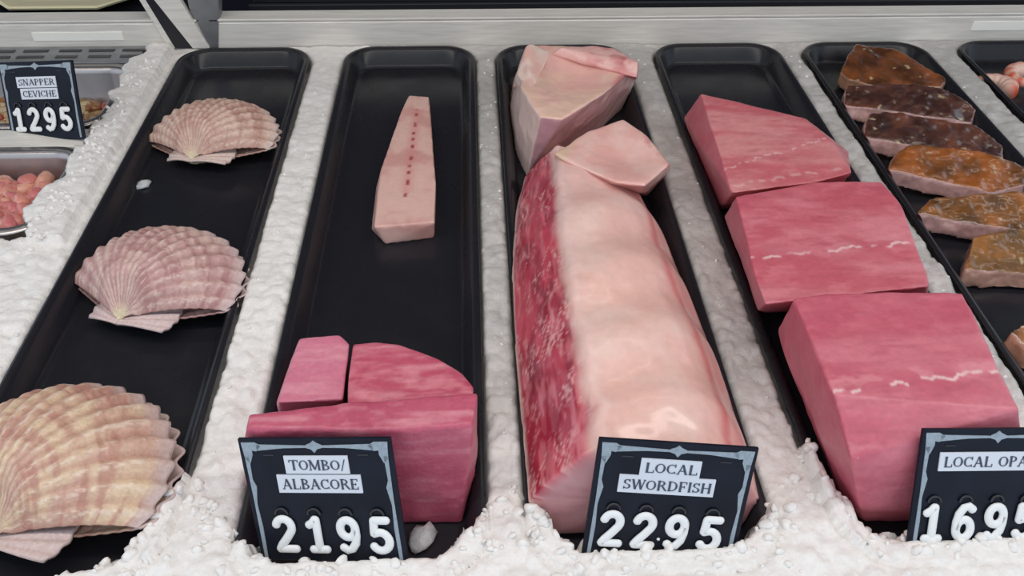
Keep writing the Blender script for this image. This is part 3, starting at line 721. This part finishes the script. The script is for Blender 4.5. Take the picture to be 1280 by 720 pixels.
# a chip of ice in the shell tray and crumbs in the tuna tray
def ice_chip(px, py, s, label):
    R = np.array(Matrix.Rotation(random.uniform(0, 3), 3, 'Z'))
    v = (IV2 * np.array([s, s * 0.7, s * 0.45]) * (0.55 + 0.9 * fbm(IV2, 2.2, int(px), 2)[:, None])) @ R.T
    v[:, 2] = np.maximum(v[:, 2], -s * 0.25); p = at(px, py, FLOOR)
    o = mesh_obj('ice_chip', v + np.array([p[0], p[1], FLOOR + s * 0.25 + 0.0003]), IF2, M_CHIP, origin=(p[0], p[1], FLOOR)); tag(o, label, 'ice chip', 'ice chips on the trays')
M_CHIP = material('ice_chip_grey', lin(206, 208, 208), rough=0.25, grain=0.25, grain_scale=150, bump=0.001, bump_scale=200)
ice_chip(180, 233, 0.0085, 'small grey ice chip between two scallop shells')
ice_chip(528, 676, 0.012, 'ice chip on black tray right of the tombo sign')

# ------------------------------------------------------------------ pan contents
def heap_of(name, x0, x1, y0, y1, z, n, size, palette, label, seed):
    r = np.random.default_rng(seed); V = []; F = []; C = []
    for k in range(n):
        c = np.array([r.uniform(x0, x1), r.uniform(y0, y1), z + r.uniform(-0.006, 0.007)]); s = r.uniform(*size)
        d = 1 + 0.5 * (fbm(IV2 + k, 1.6, seed) - 0.5)
        Rm = np.array(Matrix.Rotation(r.uniform(0, 6), 3, 'Z')) @ np.array(Matrix.Rotation(r.uniform(0, 6), 3, 'X'))
        v = (np.sign(IV2) * np.abs(IV2) ** 0.75 * d[:, None] * np.array([s, s * 0.75, s * 0.6])) @ Rm.T + c
        o = len(V); V += v.tolist(); F += [tuple(i + o for i in f) for f in IF2]
        col = palette[r.integers(len(palette))] * r.uniform(0.85, 1.12); C += [col] * len(v)
    b = len(V); V += [(x0 - .008, y0 - .008, z - .004), (x1 + .008, y0 - .008, z - .004), (x1 + .008, y1 + .008, z - .004), (x0 - .008, y1 + .008, z - .004)]; F.append((b, b + 1, b + 2, b + 3)); C += [palette[0]] * 4
    o = mesh_obj(name, V, F, M_DICE, col=np.clip(np.array(C), 0, 1)); tag(o, label, 'fish', kind='stuff')
heap_of('diced_ceviche', -0.66, -0.447, 0.872, 0.972, -0.040, 420, (0.005, 0.011), [lin(150, 100, 56), lin(170, 130, 80), lin(196, 160, 110), lin(176, 70, 50), lin(140, 120, 66), lin(200, 176, 140)], 'diced snapper ceviche in the far steel pan', 3)
heap_of('chopped_fish', -0.66, -0.455, 0.684, 0.770, -0.020, 420, (0.007, 0.013), [lin(216, 130, 120), lin(224, 146, 130), lin(208, 118, 116), lin(230, 164, 140)], 'chopped pink fish in the near steel pan', 8)

# ------------------------------------------------------------------ signs
def glyphs():
    S = lambda x, y, hw=0.12: ('h', x - hw, x + hw, y)            # serif bar
    st = lambda x, y0=0, y1=1: ('v', x, y0, y1)                    # thick stem
    G = {}
    G['T'] = (0.86, [st(.43), ('h', .03, .83, .97), S(.43, .025), ('v2', .05, .76, 1), ('v2', .81, .76, 1)])
    G['O'] = (0.90, [('a', .45, .5, .36, .46, 0, 360)])
    G['M'] = (1.10, [('n', .16, 0, .16, 1), ('k', .18, 1, .55, .05), ('n', .55, .05, .92, 1), st(.92), S(.14, .025), S(.92, .025), S(.12, .975, .1), S(.96, .975, .1)])
    G['B'] = (0.82, [st(.20), S(.18, .025), S(.18, .975), ('a', .36, .75, .26, .225, -90, 90), ('a', .38, .26, .32, .24, -90, 90), ('h', .2, .38, .975), ('h', .2, .4, .52), ('h', .2, .4, .025)])
    G['A'] = (0.92, [('n', .14, 0, .46, 1), ('k', .46, 1, .78, 0), ('h', .24, .68, .34), S(.13, .025), S(.79, .025)])
    G['L'] = (0.78, [st(.2), S(.2, .025), S(.2, .975), ('h', .2, .72, .025), ('v2', .71, 0, .28)])
    G['C'] = (0.86, [('a', .46, .5, .36, .46, 48, 312), ('v2', .74, .66, 1), ('v2', .74, .02, .24)])
    G['R'] = (0.88, [st(.20), S(.2, .025), S(.18, .975), ('a', .38, .74, .27, .235, -90, 90), ('h', .2, .4, .975), ('h', .2, .4, .5), ('k', .45, .5, .78, .02), S(.80, .025, .08)])
    G['E'] = (0.80, [st(.20), S(.18, .025), S(.18, .975), ('h', .2, .70, .025), ('h', .2, .68, .975), ('h', .2, .52, .5), ('v2', .69, 0, .24), ('v2', .67, .78, 1), ('v2', .52, .38, .62)])
    G['S'] = (0.68, [('a', .33, .735, .23, .225, 30, 270), ('a', .34, .265, .25, .235, -150, 90), ('v2', .55, .72, 1), ('v2', .10, 0, .28)])
    G['W'] = (1.18, [('k', .12, 1, .36, 0), ('n', .36, 0, .60, 1), ('k', .60, 1, .84, 0), ('n', .84, 0, 1.08, 1), S(.12, .975, .11), S(.60, .975, .1), S(1.07, .975, .1)])
    G['D'] = (0.90, [st(.20), S(.18, .025), S(.18, .975), ('a', .36, .5, .44, .475, -90, 90), ('h', .2, .38, .975), ('h', .2, .38, .025)])
    G['F'] = (0.76, [st(.20), S(.2, .025), S(.18, .975), ('h', .2, .68, .975), ('h', .2, .52, .5), ('v2', .67, .76, 1), ('v2', .52, .38, .62)])
    G['I'] = (0.40, [st(.20), S(.2, .025), S(.2, .975)])
    G['H'] = (0.96, [st(.20), st(.76), S(.2, .025), S(.2, .975), S(.76, .025), S(.76, .975), ('h', .2, .76, .5)])
    G['P'] = (0.78, [st(.20), S(.2, .025), S(.18, .975), ('a', .36, .73, .28, .245, -90, 90), ('h', .2, .38, .975), ('h', .2, .38, .485)])
    G['N'] = (0.96, [('n', .18, 0, .18, 1), ('k', .18, 1, .76, 0), ('n', .78, 0, .78, 1), S(.18, .025), S(.14, .975, .1), S(.78, .975)])
    G['V'] = (0.90, [('k', .12, 1, .44, 0), ('n', .44, 0, .76, 1), S(.12, .975), S(.77, .975)])
    G['/'] = (0.52, [('n', .08, -.08, .44, 1.06)])
    G[' '] = (0.45, [])
    return G
GL = glyphs(); TH, TN = 0.095, 0.040
def text_mesh(txt, x0, x1, zb, h, y):
    "flat serif lettering between x0 and x1, base line zb, cap height h, on the plane y"
    mb = MB(); total = sum(GL[c][0] for c in txt); kx = (x1 - x0) / total; cur = 0
    def quad(pts): mb.add([(x0 + (cur + p[0]) * kx, y, zb + p[1] * h) for p in pts], [tuple(range(len(pts)))])
    for ch in txt:
        wd, el = GL[ch]
        for e in el:
            if e[0] == 'v': quad([(e[1] - TH, e[2]), (e[1] + TH, e[2]), (e[1] + TH, e[3]), (e[1] - TH, e[3])])
            elif e[0] == 'v2': quad([(e[1] - TN, e[2]), (e[1] + TN, e[2]), (e[1] + TN, e[3]), (e[1] - TN, e[3])])
            elif e[0] == 'h': quad([(e[1], e[3] - TN), (e[2], e[3] - TN), (e[2], e[3] + TN), (e[1], e[3] + TN)])
            elif e[0] in 'kn':
                t = TH if e[0] == 'k' else TN * 1.15; quad([(e[1] - t, e[2]), (e[1] + t, e[2]), (e[3] + t, e[4]), (e[3] - t, e[4])])
            elif e[0] == 'a':
                _, cx, cy, rx, ry, a0, a1 = e; n = max(8, int(abs(a1 - a0) / 14)); prev = None
                for k in range(n + 1):
                    a = math.radians(a0 + (a1 - a0) * k / n); t = TN + (TH - TN) * abs(math.cos(a)) ** 1.2
                    o_ = (cx + (rx + t * .6) * math.cos(a), cy + (ry + t * .25) * math.sin(a)); i_ = (cx + (rx - t * 1.2) * math.cos(a), cy + (ry - TN * 1.7) * math.sin(a))
                    if prev: quad([prev[0], o_, i_, prev[1]])
                    prev = (o_, i_)
        cur += wd
    return mb
def arcp(cx, cy, rx, ry, a0, a1, n=14): return [(cx + rx * math.cos(math.radians(a0 + (a1 - a0) * k / n)), cy + ry * math.sin(math.radians(a0 + (a1 - a0) * k / n))) for k in range(n + 1)]
DG = {
 '2': [arcp(.32, .68, .20, .21, 165, -30) + [(.36, .40), (.20, .22), (.13, .11)], [(.13, .11), (.56, .11)]],
 '1': [[(.14, .74), (.24, .80), (.32, .89)], [(.33, .89), (.33, .11)], [(.15, .11), (.52, .11)]],
 '9': [arcp(.32, .66, .19, .22, 0, 360, 24), [(.51, .66), (.51, .48), (.47, .28), (.36, .13), (.25, .10), (.14, .18)]],
 '5': [[(.52, .88), (.20, .88)], [(.20, .88), (.17, .54)], [(.17, .54)] + arcp(.31, .34, .22, .235, 110, -150)],
 '6': [arcp(.32, .34, .19, .23, 0, 360, 24), [(.13, .34), (.13, .52), (.17, .72), (.28, .87), (.39, .90), (.50, .82)]],
}
def digit_mesh(ch, x, zb, h, wk, y):
    "raised moulded digit: every stroke is a flattened round bar"
    mb = MB(); NR = 10; hw = 0.103 * h; dp = 0.050 * h
    for path in DG[ch]:
        p = np.array([(x + a * h * wk, zb + b * h) for a, b in path])
        tg = np.gradient(p, axis=0); tg /= np.linalg.norm(tg, axis=1)[:, None] + 1e-9
        rings = [(p[0] - tg[0] * hw * 0.8, tg[0], 0.35), (p[0] - tg[0] * hw * 0.45, tg[0], 0.85)] + [(p[i], tg[i], 1.0) for i in range(len(p))] + [(p[-1] + tg[-1] * hw * 0.45, tg[-1], 0.85), (p[-1] + tg[-1] * hw * 0.8, tg[-1], 0.35)]
        V = []; F = []
        for c, t, s in rings:
            nrm = np.array([-t[1], t[0]])
            for k in range(NR):
                b = 2 * math.pi * k / NR; q = c + nrm * hw * s * math.cos(b)
                V.append((q[0], y - dp * 1.2 * s * math.sin(b), q[1]))
        n = len(rings)
        for i in range(n - 1):
            for k in range(NR): F.append((i * NR + k, i * NR + (k + 1) % NR, (i + 1) * NR + (k + 1) % NR, (i + 1) * NR + k))
        F.append(tuple(range(NR))[::-1]); F.append(tuple(range((n - 1) * NR, n * NR)))
        mb.add(V, F)
    return mb
def sign(loc, rot, W, H, lines, digits, label, z_digit, h_digit, dot=False, dx=0.0):
    t = empty('price_sign', loc, rot); tag(t, label, 'sign', 'price signs standing in the ice')
    MB().box(-W / 2, W / 2, 0, 0.0028, -0.004, H).build('panel', M_SIGN, t, bevel=0.0006)
    y = -0.0003; d = (0, 0.0008, 0)
    sx = lambda u: (u - 0.5) * W
    def orn(name, pts): MB().prism([(sx(u), y - 0.0003, v * H) for u, v in pts], d).build(name, M_ORN, t)
    # side bars, top bars, corner plates, centre finial
    for s in (0, 1):
        X = (lambda u: u) if s == 0 else (lambda u: 1 - u)
        orn('border_side', [(X(.030), -.02), (X(.052), -.02), (X(.058), .25), (X(.050), .45), (X(.070), .60), (X(.052), .66), (X(.058), .86), (X(.030), .86), (X(.034), .5)])
        orn('border_top', [(X(.12), .955), (X(.45), .945), (X(.45), .928), (X(.30), .925), (X(.12), .905)])
        orn('corner_ornament', [(X(.022), .972), (X(.110), .972), (X(.150), .945), (X(.115), .900), (X(.085), .905), (X(.085), .870), (X(.060), .800), (X(.030), .840)])
        MB().box(sx(X(.19)) - W * .035, sx(X(.19)) + W * .035, y - 0.0002, y + 0.0006, .862 * H, .872 * H).build('slot', M_RIDGE, t)
    orn('border_finial', [(.45, .95), (.48, .965), (.5, .985), (.52, .965), (.55, .95), (.55, .925), (.52, .915), (.5, .885), (.48, .915), (.45, .925)])
    for (u0, u1, v0, v1, txt) in lines:
        lb = MB().box(sx(u0), sx(u1), y - 0.0006, y + 0.0006, v0 * H, v1 * H).build('name_label', M_LAB, t)
        mg = (v1 - v0) * H * 0.22; mgx = 0.028 * W
        text_mesh(txt, sx(u0) + mgx, sx(u1) - mgx * 0.6, v0 * H + mg, (v1 - v0) * H - 2 * mg, y - 0.0009).build('lettering', M_INK, lb)
    for ch, u in digits:
        digit_mesh(ch, sx(u), z_digit * H, h_digit * H, 0.92, -0.0016).build('digit', M_DIGIT, t, smoothf=True)
        cx = sx(u) + 0.31 * h_digit * H * 0.92
        ring = MB(); V = []; F = []
        for i in range(12):
            a = math.pi * i / 11
            for k in range(6):
                b = 2 * math.pi * k / 6; R = 0.0042 + 0.0008 * math.cos(b)
                V.append((cx + R * math.cos(a), -0.001 - 0.0008 * math.sin(b), (z_digit + h_digit * 1.0) * H + R * math.sin(a)))
        for i in range(11):
            for k in range(6): F.append((i * 6 + k, i * 6 + (k + 1) % 6, (i + 1) * 6 + (k + 1) % 6, (i + 1) * 6 + k))
        ring.add(V, F).build('digit_hook', M_PEG, t, smoothf=True)
    if dot:
        V_ = IV1 * np.array([0.0013, 0.0008, 0.0013]) + np.array([sx(dot), -0.001, (z_digit + 0.09) * H]); mesh_obj('decimal_point', V_, IF1, M_DIGIT, t)
    return t
sign((-0.0987, 0.3003, -0.0002), (-0.4114, -0.1565, -0.1531), 0.102, 0.086,
     [(.29, .71, .715, .862, 'TOMBO/'), (.22, .775, .555, .705, 'ALBACORE')], [('2', .125), ('1', .345), ('9', .555), ('5', .765)], 'black sign reading TOMBO/ALBACORE 2195', 0.035, 0.335)
sign((0.1156, 0.2923, -0.0006), (-0.3644, 0.0917, -0.0432), 0.102, 0.086,
     [(.28, .66, .715, .862, 'LOCAL'), (.16, .77, .565, .715, 'SWORDFISH')], [('2', .075), ('2', .285), ('9', .495), ('5', .715)], 'black sign reading LOCAL SWORDFISH 2295', 0.075, 0.335, dot=0.475)
sign((0.3315, 0.2885, 0.0004), (-0.50, 0.039, 0.004), 0.102, 0.086,
     [(.13, .81, .665, .815, 'LOCAL OPAH')], [('1', .055), ('6', .265), ('9', .475), ('5', .675)], 'black sign reading LOCAL OPAH 1695, cut by right edge', 0.075, 0.335)
sign((-0.4725, 0.8290, 0.0016), (-0.4379, -0.1377, -0.2354), 0.095, 0.080,
     [(.22, .75, .655, .800, 'SNAPPER'), (.25, .75, .500, .645, 'CEVICHE')], [('1', .09), ('2', .29), ('9', .51), ('5', .72)], 'small black sign reading SNAPPER CEVICHE 1295 between the steel pans', 0.06, 0.34)
